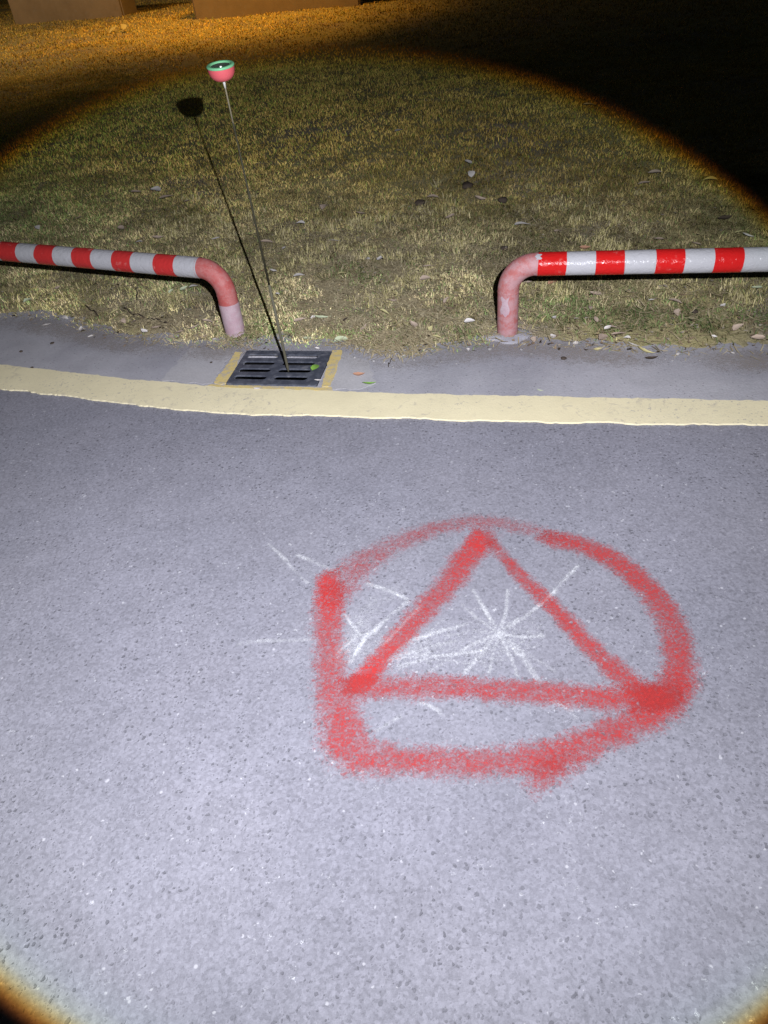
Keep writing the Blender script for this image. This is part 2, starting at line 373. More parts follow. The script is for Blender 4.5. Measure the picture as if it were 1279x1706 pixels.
# thick yellow line with chipped edges
def ragged(P, amp, off, s=18):
    P = np.array(P); t = np.gradient(P, axis=0); t /= np.linalg.norm(t, axis=1)[:, None]; nn = np.stack([-t[:, 1], t[:, 0]], 1)
    d = (fbm(P[:, 0], P[:, 1], s, off, 4) - .5) * 2 * amp
    return P + nn * d[:, None]
def dense(P, step=.008):
    L = np.r_[0, np.cumsum(np.linalg.norm(np.diff(P, axis=0), axis=1))]; q = np.arange(0, L[-1], step)
    return np.stack([np.interp(q, L, P[:, 0]), np.interp(q, L, P[:, 1])], 1)
lf = ragged(ragged(dense(LINE_FRONT), .012, 3, 9), .006, 13, 60); lb = ragged(ragged(dense(LINE_BACK), .009, 9, 12), .006, 19, 60); k = min(len(lf), len(lb))
qi = np.linspace(0, 1, 420); rs = lambda P: np.stack([np.interp(qi, np.linspace(0, 1, len(P)), P[:, 0]), np.interp(qi, np.linspace(0, 1, len(P)), P[:, 1])], 1)
lf, lb = rs(lf), rs(lb)
a = LINE_FRONT[0] - LINE_FRONT[1]; a /= np.linalg.norm(a); b = LINE_FRONT[-1] - LINE_FRONT[-2]; b /= np.linalg.norm(b)
lf = np.vstack([lf[0] + a * 30, lf, lf[-1] + b * 30]); lb = np.vstack([lb[0] + a * 30, lb, lb[-1] + b * 30]); nl = len(lf)
V = []; 
for P, z in ((lf, .001), (lf, .0075), (lb, .0085), (lb, .0035)): V += [(x, y, z) for x, y in P]
Fc = []
for i in range(nl - 1):
    for r in range(3): Fc.append((r * nl + i, r * nl + i + 1, (r + 1) * nl + i + 1, (r + 1) * nl + i))
yl = mesh_obj('yellow_line', V, Fc, M['line']); tag(yl, 'broad pale yellow painted line along the road edge', kind='structure')

def blob_poly(corners, amp, off, step=.006):
    P = np.array(corners + [corners[0]], float); P = dense(P, step); return ragged(P, amp, off, 30)
def sheet(name, poly, z0, z1, mat, parent): return plate_from_curve(name, [list(poly)], z0, z1, mat, parent)
gpx = lambda L: [tuple(gp(x, y)[:2]) for x, y in L]
sheet('mortar_patch', blob_poly(gpx([(318, 581), (392, 584), (352, 641), (268, 634)]), .016, 2), .0015, .0042, M['mortar'], gutter)
sheet('mortar_patch', blob_poly(gpx([(562, 585), (580, 590), (612, 604), (628, 640), (600, 650), (548, 650)]), .016, 4), .0015, .0042, M['mortar'], gutter)
sheet('yellow_edge_paint', blob_poly(gpx([(392, 588), (405, 588), (377, 641), (356, 640)]), .012, 6), .002, .0058, M['oldy'], gutter)
sheet('yellow_edge_paint', blob_poly(gpx([(553, 585), (571, 585), (552, 647), (536, 646)]), .010, 8), .002, .0058, M['oldy'], gutter)
sheet('yellow_edge_paint', blob_poly(gpx([(352, 642.5), (378, 643.5), (536, 648), (553, 647), (554, 653.5), (465, 651), (340, 646)]), .002, 5), .0016, .0066, M['oldy'], gutter)

# soil and lawn ground
uu = np.unique(np.r_[np.linspace(-60, -6, 28), np.linspace(-6, -2.3, 60), np.linspace(-2.3, 2.3, 420), np.linspace(2.3, 6, 60), np.linspace(6, 60, 28)])
vv = np.unique(np.r_[np.linspace(0, .4, 50), np.linspace(.4, 1.6, 70), np.linspace(1.6, 5, 80), np.linspace(5, 16, 70), np.linspace(16, 90, 30)])
def soil_z(x, y):
    x = np.asarray(x, float); y = np.asarray(y, float); v = y - edge_y(x)
    r = sstep(0, .20, v)
    z = -.010 + .022 * r + (fbm(x, y, 9, 1, 3) - .5) * .024 * (.6 + .4 * r) + (fbm(x, y, 40, 4, 2) - .5) * .008
    z = z + (fbm(x, y, .8, 7, 2) - .5) * .10 * sstep(.4, 3.0, v)
    return z
UU, VV = np.meshgrid(uu, vv); XX = UU; YY = edge_y(UU) + VV - .03; ZZ = soil_z(XX, YY)
# bare end near the drain stays clear of the plate
nx, ny = len(uu), len(vv); V = np.stack([XX, YY, ZZ], -1).reshape(-1, 3)
idx = np.arange(nx * ny).reshape(ny, nx); Q = np.stack([idx[:-1, :-1], idx[:-1, 1:], idx[1:, 1:], idx[1:, :-1]], -1).reshape(-1, 4)
soil = fast_mesh('lawn_ground', V, Q.ravel(), np.arange(len(Q)) * 4, np.full(len(Q), 4), M['soil']); tag(soil, 'earth of the lawn behind the gutter', kind='structure')
soil.data.polygons.foreach_set('use_smooth', [True] * len(Q))

# ------------------------------------------------------------------ sweeps and tubes
def tube_mesh(path, radii, seg=24, cap=True):
    P = np.asarray(path, float); T = np.gradient(P, axis=0); T /= np.linalg.norm(T, axis=1)[:, None]
    up = np.array([0, 0, 1.0]); 
    if abs(T[0] @ up) > .9: up = np.array([1.0, .3, 0])
    nrm = up - T[0] * (up @ T[0]); nrm /= np.linalg.norm(nrm); V = []; F = []
    for i in range(len(P)):
        nrm = nrm - T[i] * (nrm @ T[i]); nrm /= np.linalg.norm(nrm); bi = np.cross(T[i], nrm)
        for k in range(seg):
            a = 2 * math.pi * k / seg; V.append(P[i] + radii[i] * (math.cos(a) * nrm + math.sin(a) * bi))
    for i in range(len(P) - 1):
        for k in range(seg):
            F.append((i * seg + k, i * seg + (k + 1) % seg, (i + 1) * seg + (k + 1) % seg, (i + 1) * seg + k))
    if cap: F.append(tuple(range(seg))[::-1]); F.append(tuple((len(P) - 1) * seg + k for k in range(seg)))
    return V, F

# ------------------------------------------------------------------ pipe barriers
PIPE_R, RAIL_H, BEND = .0435, .303, .105
def barrier(base, toward, length, bands, label, mat, footing, wrap_h):
    base = np.array(base[:2]); d = np.array(toward[:2]) - base; d /= np.linalg.norm(d)
    root = empty('pipe_barrier', (base[0], base[1], 0)); tag(root, label, 'barrier', 'striped pipe barriers along the lawn edge')
    W = lambda s, z: np.array([d[0] * s, d[1] * s, z])
    path = [W(0, -.15), W(0, .0), W(0, .1)]
    for k in range(0, 13): a = math.pi / 2 * k / 12; path.append(W(BEND * (1 - math.cos(a)), RAIL_H - BEND + BEND * math.sin(a)))
    path += [W(length * q, RAIL_H) for q in (.3, .6)]
    for k in range(0, 13): a = math.pi / 2 * k / 12; path.append(W(length - BEND + BEND * math.sin(a), RAIL_H - BEND + BEND * math.cos(a)))
    path += [W(length, .1), W(length, -.15)]
    V, F = tube_mesh(path, [PIPE_R] * len(path), 32); mesh_obj('pipe', V, F, mat, root, True)
    # welded seams where the elbow meets the straight pipe
    for s0 in ((0, RAIL_H - BEND - .004), ):
        V, F = tube_mesh([W(0, s0[1] - .003), W(0, s0[1]), W(0, s0[1] + .003)], [PIPE_R + .0004, PIPE_R + .0016, PIPE_R + .0004], 32, False); mesh_obj('weld_seam', V, F, mat, root, True)
    V, F = tube_mesh([W(BEND + .001, RAIL_H), W(BEND + .004, RAIL_H), W(BEND + .007, RAIL_H)], [PIPE_R + .0003, PIPE_R + .0014, PIPE_R + .0003], 32, False); mesh_obj('weld_seam', V, F, mat, root, True)
    for i, (s0, s1, c) in enumerate(bands):
        if s1 > length - BEND: break
        seg = 40; rows = 5; V = []; F = []
        perp = np.array([-d[1], d[0], 0])
        for r in range(rows):
            q = r / (rows - 1)
            for k in range(seg):
                a = 2 * math.pi * k / seg
                e = (vnoise(a * 1.7, i * 3.1 + (q > .5), 1.0, 2) - .5) * .004 + math.sin(a + i * 1.3) * .0012
                s = s0 + (s1 - s0) * q + (e if r in (0, rows - 1) else e * .5)
                rad = PIPE_R + .0012 + (.0006 if c == 'red' else 0) + (vnoise(a * 3, s * 60, 1, i) - .5) * .0006
                p = W(s, RAIL_H) + perp * rad * math.cos(a) + np.array([0, 0, rad * math.sin(a)]); V.append(p)
        for r in range(rows - 1):
            for k in range(seg): F.append((r * seg + k, r * seg + (k + 1) % seg, (r + 1) * seg + (k + 1) % seg, (r + 1) * seg + k))
        mesh_obj(c + '_band', V, F, M['red_worn' if c == 'red' and not footing else c], root, True)
    if wrap_h:
        V, F = tube_mesh([W(0, z) for z in np.linspace(-.02, wrap_h, 5)], [PIPE_R + .0018] * 5, 40, False); o = mesh_obj('faded_wrap', V, F, M['pale'], root, True); o['label'] = 'pale washed-out pink wrap'
    if footing:
        bm = bmesh.new(); R = 13
        rings = [(.042, .016), (.052, .015), (.066, .011), (.082, .006), (.095, -.012)]; vs = []
        for r, z in rings:
            vs.append([bm.verts.new((r * (1 + .75 * (vnoise(math.cos(a) * 2, math.sin(a) * 2, 1, 3) - .5)) * math.cos(a), r * .95 * math.sin(a) - .018, z + .006 * (vnoise(math.cos(a) * 3, r * 30, 1, 6) - .5))) for a in np.linspace(0, 2 * math.pi, 28, endpoint=False)])
        for i in range(len(vs) - 1):
            for k in range(28): bm.faces.new((vs[i][k], vs[i][(k + 1) % 28], vs[i + 1][(k + 1) % 28], vs[i + 1][k]))
        bm_obj('footing', bm, M['gutter'], root, True)
        # torn end of the tape and a bare rubbed patch on the post
        def patch(name, fn, nu, nv, mat):
            V = [fn(i / nu, j / nv) for j in range(nv + 1) for i in range(nu + 1)]
            F = [(j * (nu + 1) + i, j * (nu + 1) + i + 1, (j + 1) * (nu + 1) + i + 1, (j + 1) * (nu + 1) + i) for j in range(nv) for i in range(nu)]
            return mesh_obj(name, V, F, mat, root, True)
        pr = PIPE_R + .0032; side = np.array([d[1], -d[0], 0])
        patch('torn_tape', lambda u, v: W(.104 + .020 * u + .004 * math.sin(v * 9), RAIL_H) + side * pr * math.cos(.75 + .55 * v) + np.array([0, 0, pr * math.sin(.75 + .55 * v)]), 3, 6, M['white'])
        pr2 = PIPE_R + .0007; fa = math.atan2(-base[1], -base[0]) - .30
        patch('bare_patch', lambda u, v: np.array([pr2 * math.cos(fa + (u - .5) * (.75 + .2 * math.sin(v * 7))), pr2 * math.sin(fa + (u - .5) * (.75 + .2 * math.sin(v * 7))), .105 + .075 * v + .006 * math.sin(u * 8)]), 8, 8, M['pale'])
    return root
def band_list(first, cuts): 
    out = []; c = first
    for a, b in zip(cuts[:-1], cuts[1:]): out.append((a, b, c)); c = 'white' if c == 'red' else 'red'
    return out
cr_ = [.113, .221, .333, .439, .552, .655, .763, .865, .972] + [.972 + .108 * i for i in range(1, 12)]
cl_ = [.100, .216, .322, .448, .552, .670, .779, .895, 1.005, 1.122, 1.238] + [1.238 + .113 * i for i in range(1, 12)]
bL = barrier(gp(393, 557), gp(0, 418, RAIL_H), 2.5, band_list('white', cl_), 'red and white taped pipe barrier with pale pink post beside the drain grate', M['pipe_a'], False, .155)
bR = barrier(gp(845, 557), gp(1279, 432, RAIL_H), 2.3, band_list('red', cr_), 'red and white taped pipe barrier with faded pink elbow on a concrete footing', M['pipe_b'], True, 0)

# ------------------------------------------------------------------ drain grate
gr = empty('drain_grate', (G_C[0], G_C[1], 0), G_ANG); tag(gr, 'dark cast iron drain grate with two columns of slots in the gutter', 'drain grate')
def slot(u0, u1, v, w):
    L = []; r = w / 2
    for a in np.linspace(-math.pi / 2, math.pi / 2, 8): L.append((u1 - r + r * math.cos(a), v + r * math.sin(a)))
    for a in np.linspace(math.pi / 2, 3 * math.pi / 2, 8): L.append((u0 + r + r * math.cos(a), v + r * math.sin(a)))
    return L
hw, hd = G_W / 2, G_D / 2
def rrect(hw, hd, r):
    L = []
    for cx, cy, a0 in ((hw - r, hd - r, 0), (-hw + r, hd - r, 90), (-hw + r, -hd + r, 180), (hw - r, -hd + r, 270)):
        for a in np.linspace(a0, a0 + 90, 5): L.append((cx + r * math.cos(math.radians(a)), cy + r * math.sin(math.radians(a))))
    return L
loops = [rrect(hw - .001, hd - .001, .008)]
for fv in (.18, .39, .60, .81):
    v = hd - fv * G_D
    loops.append(slot(-hw + .050 * G_W, -hw + .415 * G_W, v, .029)); loops.append(slot(-hw + .50 * G_W, -hw + .865 * G_W, v, .029))
plate_from_curve('grate_plate', loops, .0005, .0075, M['iron'], gr, .0010)
# pit below: walls and floor
bm = bmesh.new(); q = [(-hw - .004, -hd - .004), (hw + .004, -hd - .004), (hw + .004, hd + .004), (-hw - .004, hd + .004)]
tv = [bm.verts.new((x, y, -.001)) for x, y in q]; bv = [bm.verts.new((x, y, -.30)) for x, y in q]
for i in range(4): bm.faces.new((tv[i], tv[(i + 1) % 4], bv[(i + 1) % 4], bv[i]))
bm.faces.new(bv); bm_obj('pit', bm, M['pit'], gr)
# silt caught under the front slots, higher towards the road
us = np.linspace(-hw + .004, hw - .004, 60); vs_ = np.linspace(-hd + .004, .03, 36); V = []; F = []
for j, v in enumerate(vs_):
    for i, u in enumerate(us):
        f = 1 - (v + hd) / (.03 + hd); z = -.120 + .112 * sstep(.30, .92, f) * (.50 + .85 * float(fbm(u, v, 26, 5, 3))) ; V.append((u, v, min(z, .001)))
for j in range(len(vs_) - 1):
    for i in range(len(us) - 1): F.append((j * 60 + i, j * 60 + i + 1, (j + 1) * 60 + i + 1, (j + 1) * 60 + i))
mesh_obj('silt', V, F, M['silt'], gr, True)

# ------------------------------------------------------------------ listening rod standing on the grate
RB = np.array([*gp(481, 622)[:2], .004]); RT = gp(369, 119, 1.11); rd = RT - RB
rod = empty('listening_rod', tuple(RB)); tag(rod, 'thin steel listening rod with coral bowl-shaped head standing on the drain grate', 'listening rod')
rl = float(np.linalg.norm(rd)); rod.rotation_euler = Vector(rd).to_track_quat('Z', 'X').to_euler()
jt = .855 * rl
V, F = tube_mesh([(0, 0, z) for z in (0, .012, .03, jt * .42)], [.0016, .0038, .0056, .0050], 20); mesh_obj('lower_shaft', V, F, M['chrome_low'], rod, True)  # pale tone stands for bright grass mirrored low on the rod
V, F = tube_mesh([(0, 0, z) for z in (jt * .42 - .004, jt * .7, jt - .006)], [.0046, .0038, .0026], 20); mesh_obj('middle_shaft', V, F, M['chrome'], rod, True)  # split off for the darker grass reflection painted into its colour
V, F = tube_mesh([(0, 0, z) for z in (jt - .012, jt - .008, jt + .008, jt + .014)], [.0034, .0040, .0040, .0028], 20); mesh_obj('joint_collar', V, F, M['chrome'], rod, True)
V, F = tube_mesh([(0, 0, z) for z in (jt + .01, rl - .030, rl - .018)], [.0028, .0024, .0020], 14); mesh_obj('upper_shaft', V, F, M['bright'], rod, True)  # lit upper length painted in a brighter tone
def lathe(prof, seg=40):
    V = []; F = []
    for r, z in prof:
        for k in range(seg): a = 2 * math.pi * k / seg; V.append((r * math.cos(a), r * math.sin(a), z))
    for i in range(len(prof) - 1):
        for k in range(seg): F.append((i * seg + k, i * seg + (k + 1) % seg, (i + 1) * seg + (k + 1) % seg, (i + 1) * seg + k))
    return V, F
c0 = rl - .024
V, F = tube_mesh([(0, 0, c0 - .022), (0, 0, c0 - .004), (0, 0, c0 + .002)], [.0030, .0045, .0060], 16); mesh_obj('ferrule', V, F, M['screw'], rod, True)
V, F = lathe([(.0, c0 - .002), (.014, c0 - .001), (.025, c0 + .003), (.0335, c0 + .010), (.0385, c0 + .019), (.0405, c0 + .029), (.0405, c0 + .0375)]); cup = mesh_obj('cup', V, F, M['cup'], rod, True)
V, F = lathe([(.0395, c0 + .0365), (.0418, c0 + .0375), (.0424, c0 + .041), (.0405, c0 + .0435), (.034, c0 + .0440), (.031, c0 + .0425), (.0290, c0 + .037)]); mesh_obj('rim', V, F, M['rim'], rod, True)
V, F = lathe([(.031, c0 + .040), (.022, c0 + .035), (.010, c0 + .033), (.0, c0 + .0325)]); mesh_obj('diaphragm', V, F, M['dark'], rod, True)
V, F = lathe([(.0045, c0 + .032), (.0045, c0 + .0370), (.003, c0 + .0390), (0, c0 + .0395)], 16); mesh_obj('centre_screw', V, F, M['screw'], rod, True)

# ------------------------------------------------------------------ spray paint and chalk on the asphalt
def ribbon(name, P, widths, dens, z, mat, parent, n=10):
    """P in photograph pixels surveyed to the road; widths in metres; dens along the stroke"""
    W = np.array([[*gp(x, y)[:2], w, dd] for (x, y), w, dd in zip(P, widths, dens)]); S = catmull(W, n)
    t = np.gradient(S[:, :2], axis=0); t /= np.linalg.norm(t, axis=1)[:, None] + 1e-9; nn = np.stack([-t[:, 1], t[:, 0]], 1)
    # round the ends by adding a cap run
    a = S[0].copy(); b = S[-1].copy(); capn = 4; rows = []
    for k in range(capn): q = 1 - k / capn; rows.append((a[:2] - t[0] * a[2] * .5 * q, nn[0], a[2], a[3] * (1 - q) ** .7))
    for s, m in zip(S, nn): rows.append((s[:2], m, s[2], s[3]))
    for k in range(1, capn + 1): q = k / capn; rows.append((b[:2] + t[-1] * b[2] * .5 * q, nn[-1], b[2], b[3] * (1 - q) ** .7))
    V = []; UVv = []; D = []; cols = (-1, -.5, 0, .5, 1)
    for r, (c, m, w, dd) in enumerate(rows):
        for v in cols: V.append((*(c + m * v * w * .5), z)); UVv.append((r * .1, v)); D.append(dd)
    F = []; k = len(cols)
    for r in range(len(rows) - 1):
        for j in range(k - 1): F.append((r * k + j, r * k + j + 1, (r + 1) * k + j + 1, (r + 1) * k + j))
    o = mesh_obj(name, V, F, mat, parent); me = o.data
    uvl = me.uv_layers.new(name='UVMap')
    for lp in me.loops: uvl.data[lp.index].uv = UVv[lp.vertex_index]
    at = me.attributes.new('dens', 'FLOAT', 'POINT'); at.data.foreach_set('value', np.array(D, np.float32))
    for p in me.polygons:
        if p.normal.z < 0: p.flip()
    return o
sp = empty('sprayed_marking', (0, 0, 0)); tag(sp, 'red spray painted circle with a triangle inside it on the asphalt', 'road marking')
ribbon('circle_stroke', [(549, 968), (547, 1010), (548, 1060), (552, 1120), (566, 1185), (577, 1238), (610, 1262), (668, 1268), (750, 1271), (838, 1270), (919, 1260), (975, 1240), (1044, 1209), (1100, 1175),
       (1130, 1128), (1124, 1059), (1092, 996), (1038, 945), (982, 914), (918, 898)],
       [.12, .135, .145, .15, .185, .20, .165, .14, .13, .13, .135, .135, .135, .145, .145, .135, .13, .13, .125, .115],
       [1.25, 1.1, .85, .82, .85, .85, .82, .80, .82, .85, .95, .90, .92, 1.05, 1.0, .90, .95, .98, .95, 1.0], .002, M['spray'], sp)
ribbon('thin_circle_stroke', [(925, 896), (870, 880), (806, 870), (750, 876), (690, 894), (640, 917), (594, 948), (566, 985)], [.10, .115, .12, .125, .14, .16, .20, .19], [.48, .52, .62, .62, .60, .60, .64, .64], .0027, M['spray'], sp)
ribbon('triangle_stroke', [(802, 898), (782, 925), (750, 969), (715, 1009), (681, 1046), (640, 1093), (602, 1138)], [.13, .14, .135, .13, .12, .11, .10], [1.2, 1.05, .92, .9, .92, .98, 1.3], .0034, M['spray'], sp)
ribbon('triangle_stroke', [(818, 905), (845, 936), (869, 963), (919, 1011), (982, 1077), (1030, 1122), (1072, 1156)], [.07, .078, .082, .085, .095, .115, .12], [.8, .85, .9, .95, .95, .95, 1.0], .0041, M['spray'], sp)
ribbon('triangle_stroke', [(588, 1144), (640, 1145), (700, 1147), (775, 1148), (875, 1155), (960, 1161), (1040, 1166), (1105, 1163)], [.11, .13, .125, .12, .115, .115, .12, .125], [.95, .85, .82, .84, .88, .92, 1.0, 1.1], .0048, M['spray'], sp)
ribbon('end_smudge', [(898, 1302), (925, 1284), (958, 1266)], [.11, .12, .12], [.75, .7, .4], .0055, M['spray'], sp)
ribbon('end_smudge', [(1070, 1168), (1100, 1160), (1122, 1140)], [.15, .16, .15], [.45, .5, .4], .0062, M['spray'], sp)

HAZE = []
# earth washed onto the gutter along its back edge
def strip(name, P, w, z, mat, parent, dens):
    P = dense(P, .03); t = np.gradient(P, axis=0); t /= np.linalg.norm(t, axis=1)[:, None]; nn = np.stack([-t[:, 1], t[:, 0]], 1); V = []; U = []; D = []
    for i, (p, m) in enumerate(zip(P, nn)):
        dd = dens * (.35 + 1.3 * float(fbm(p[0], p[1], 3.0, 15, 2)))
        for v in (-1, 0, 1): V.append((*(p + m * v * w / 2), z)); U.append((i * .1, v)); D.append(dd)
    F = [(3 * i + j, 3 * i + j + 1, 3 * i + j + 4, 3 * i + j + 3) for i in range(len(P) - 1) for j in range(2)]
    o = mesh_obj(name, V, F, mat, parent); uvl = o.data.uv_layers.new(name='UVMap')
    for lp in o.data.loops: uvl.data[lp.index].uv = U[lp.vertex_index]
    o.data.attributes.new('dens', 'FLOAT', 'POINT').data.foreach_set('value', np.array(D, np.float32))
for i, (P, w, dn) in enumerate((([(590, 1085), (640, 1078), (700, 1072)], .22, .40), ([(700, 1085), (770, 1070), (850, 1058)], .26, .34), ([(600, 1030), (630, 1000), (660, 985)], .14, .36), ([(800, 1100), (850, 1075), (880, 1050)], .20, .34), ([(470, 940), (520, 955), (560, 960)], .12, .24), ([(560, 1100), (590, 1060), (600, 1040)], .12, .44), ([(900, 1000), (940, 965), (960, 945)], .08, .28))):
    HAZE.append((P, w, dn))
strip('soil_dust', SOIL_EDGE + np.array([0, -.01]), .30, .0052, M['dust'], gutter, .62)
ck = empty('chalk_marking', (0, 0, 0)); tag(ck, 'white chalk lines scratched on the asphalt, radiating from inside the red triangle', 'road marking')
CH = [[(775, 1121), (805, 1085), (831, 1056), (862, 1032)], [(919, 988), (940, 966), (963, 943)], [(788, 984), (812, 1024), (831, 1056), (868, 1092), (896, 1136)], [(833, 1056), (822, 1088), (815, 1120)],
      [(835, 1058), (878, 1090), (922, 1117)], [(638, 1102), (690, 1094), (740, 1092), (802, 1085)], [(690, 1066), (735, 1052), (780, 1039)], [(616, 1058), (646, 1030), (678, 1004)],
      [(574, 1024), (590, 1046), (608, 1068)], [(582, 1106), (594, 1086), (612, 1056)], [(611, 973), (645, 984), (678, 998)], [(400, 1072), (440, 1068), (480, 1068), (520, 1065)],
      [(447, 907), (468, 926), (490, 950), (512, 972)], [(497, 926), (525, 938), (552, 950)], [(628, 1217), (648, 1205), (664, 1195)], [(742, 1060), (790, 1052), (830, 1056)], [(716, 1086), (700, 1100), (664, 1112)],
      [(831, 1056), (842, 1020), (846, 985)], [(650, 1085), (700, 1062), (740, 1030)], [(660, 1108), (720, 1100), (790, 1106)], [(560, 1090), (592, 1060), (600, 1030)], [(845, 1050), (890, 1016), (925, 985)], [(770, 1008), (800, 1035), (831, 1056)], [(831, 1056), (780, 1078), (712, 1122)], [(831, 1056), (868, 1062), (905, 1060)], [(831, 1056), (852, 1100), (862, 1128)], [(640, 1075), (672, 1040), (700, 1012)], [(655, 1096), (720, 1078), (770, 1066)],
      [(700, 1172), (722, 1180), (738, 1192)], [(921, 1168), (946, 1182), (958, 1194)]]
for i, P in enumerate(CH):
    w = .022 if i in (0, 2, 7, 11) else .018
    dn = {0: .80, 1: .70, 2: .66, 7: .74, 11: .66, 12: .66, 16: .56, 17: .56, 18: .54}.get(i, .68)
    ribbon('chalk_line', P, [w * random.uniform(1.0, 1.6) for _ in P], [dn * random.uniform(.62, 1.25) for _ in P], .0011 + .00004 * i, M['chalk'], ck, 8)

for i, (P, w, dn) in enumerate(HAZE): ribbon('chalk_dust', P, [w] * len(P), [dn] * len(P), .0006 + .00006 * i, M['chalk'], ck, 6)

# ------------------------------------------------------------------ grass blades
def sample(n, x0, x1, v0, v1, mx=260):
    x = RNG.uniform(x0, x1, n); v = RNG.uniform(v0, v1, n); y = edge_y(x) + v
    px, py = pj(x, y, 0.0); k = (px > -mx) & (px < 1279 + mx) & (py > -40)
    return x[k], y[k], v[k]
STRAW = np.array([.60, .52, .31]); OLIVE = np.array([.345, .31, .13]); GREEN = np.array([.20, .27, .10]); BROWN = np.array([.27, .205, .12]); TAN = np.array([.48, .39, .24])
def green_spots(x, y):
    g = np.zeros_like(x)
    for px, py, r, a in ((620, 470, .16, .8), (590, 520, .14, .7), (440, 572, .12, .9), (570, 578, .14, .9), (660, 590, .12, .7), (950, 520, .10, 1.3), (1080, 545, .14, .9), (1150, 540, .12, .8), (760, 575, .12, .6), (300, 480, .12, .6),
                         (1270, 540, .1, .9), (210, 578, .1, .4), (130, 560, .06, .6), (70, 350, .6, .7), (180, 210, 1.4, .6), (990, 545, .06, 1.2)):
        q = gp(px, py); g = np.maximum(g, a * np.exp(-((x - q[0]) ** 2 + (y - q[1]) ** 2) / (2 * r * r)))
    return g
def bare_mask(x, y, v):
    b = sstep(-.04, .07, v + (fbm(x, y, 12, 8, 2) - .5) * .16)
    for px, py, r in ((930, 570, .10), (1150, 575, .10), (1050, 578, .10), (1240, 570, .12), (1250, 590, .1), (100, 545, .14), (20, 540, .14), (230, 560, .06), (330, 540, .09), (280, 545, .08), (845, 575, .07), (900, 560, .07), (640, 600, .08), (600, 600, .06)):
        q = gp(px, py); b = b * (1 - .92 * np.exp(-((x - q[0]) ** 2 + (y - q[1]) ** 2) / (2 * r * r)))
    return b
def blades(name, n, x0, x1, v0, v1, L, W, lean, label, cmix, dark=1.0):
    x, y, v = sample(n, x0, x1, max(v0 - .5, 0), v1 + .5)
    fd = (sstep(v0 - .5, v0 + .5, v) if v0 > .1 else 1) * (1 - sstep(v1 - .5, v1 + .5, v)); k0 = RNG.random(len(x)) < fd; x, y, v = x[k0], y[k0], v[k0]
    clump = fbm(x, y, 7, 12, 3); keep = RNG.random(len(x)) < np.clip(bare_mask(x, y, v) * (.45 + 1.1 * sstep(.3, .62, clump)), 0, 1)
    x, y, v = x[keep], y[keep], v[keep]; n = len(x); z = soil_z(x, y) - .004
    ln = RNG.uniform(*L, n) * (.65 + .7 * fbm(x, y, 3.5, 21, 2)); w = RNG.uniform(*W, n); az = RNG.uniform(0, 2 * math.pi, n) ; le = RNG.uniform(*lean, n)
    dx, dy = np.cos(az), np.sin(az); ex, ey = -dy, dx
    yaw = RNG.uniform(-.8, .8, n); sx_, sy_ = ex * np.cos(yaw) - dx * np.sin(yaw), ey * np.cos(yaw) - dy * np.sin(yaw)
    B = np.stack([x, y, z], 1); h1 = ln * .55
    c1 = B + np.stack([dx * np.sin(le * .6) * h1, dy * np.sin(le * .6) * h1, np.cos(le * .6) * h1], 1)
    l2 = np.minimum(le * 1.35, 1.75); h2 = ln * .5
    c2 = c1 + np.stack([dx * np.sin(l2) * h2, dy * np.sin(l2) * h2, np.cos(l2) * h2], 1)
    S = np.stack([sx_, sy_, np.zeros(n)], 1) * w[:, None] * .5
    V = np.stack([B - S, B + S, c1 + S * .8, c1 - S * .8, c2], 1).reshape(-1, 3)
    V[:, 2] = np.maximum(V[:, 2], np.repeat(z, 5))
    o5 = (np.arange(n) * 5)[:, None]; loops = (o5 + np.array([0, 1, 2, 3, 3, 2, 4])).ravel()
    starts = (np.arange(n)[:, None] * 7 + np.array([0, 4])).ravel(); totals = np.tile([4, 3], n)
    p = fbm(x, y, 2.2, 31, 3); p2 = fbm(x, y, 9, 41, 2); r = RNG.random(n); g = green_spots(x, y)
    cs = cmix(x, y, v, p, p2, r, g); cs = cs * RNG.uniform(.85, 1.13, n)[:, None] * (1 + (.62 - .36 * sstep(1.6, 4, v)) * (sstep(.30, .68, fbm(x, y, 4.2, 81, 3)) - .5))[:, None] * (1 + (.5 - .35 * sstep(1.6, 4, v)) * (sstep(.3, .7, fbm(x, y, 16, 91, 2)) - .5))[:, None]
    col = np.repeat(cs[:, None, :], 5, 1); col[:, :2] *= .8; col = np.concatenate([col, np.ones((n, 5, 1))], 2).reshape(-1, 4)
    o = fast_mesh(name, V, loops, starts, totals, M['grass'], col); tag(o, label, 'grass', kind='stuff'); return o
def mixc(x, y, v, p, p2, r, g):
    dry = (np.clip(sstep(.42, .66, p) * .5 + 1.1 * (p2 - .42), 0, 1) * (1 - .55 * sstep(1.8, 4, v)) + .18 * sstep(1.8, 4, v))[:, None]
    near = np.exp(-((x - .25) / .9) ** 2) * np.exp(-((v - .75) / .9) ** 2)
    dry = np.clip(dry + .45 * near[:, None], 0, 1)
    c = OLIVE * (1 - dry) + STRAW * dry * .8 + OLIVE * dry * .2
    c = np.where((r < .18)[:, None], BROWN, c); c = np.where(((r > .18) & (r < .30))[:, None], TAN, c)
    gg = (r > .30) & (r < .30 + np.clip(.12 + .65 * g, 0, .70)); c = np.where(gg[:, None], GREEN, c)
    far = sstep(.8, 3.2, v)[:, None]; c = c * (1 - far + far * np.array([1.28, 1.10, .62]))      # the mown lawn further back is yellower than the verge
    return c * ((1.06 - .34 * np.tanh((x - .2) / .9)) * (1 + .34 * sstep(2.0, 4.2, v) - .22 * sstep(6, 10, v) - .14 * np.exp(-((v - 1.5) / .7) ** 2)))[:, None] * (1 + .28 * np.exp(-((x - .15) / .7) ** 2 - ((v - .4) / .6) ** 2))[:, None]  # torch brightness worked into blade colour: by distance, and lighter left than right
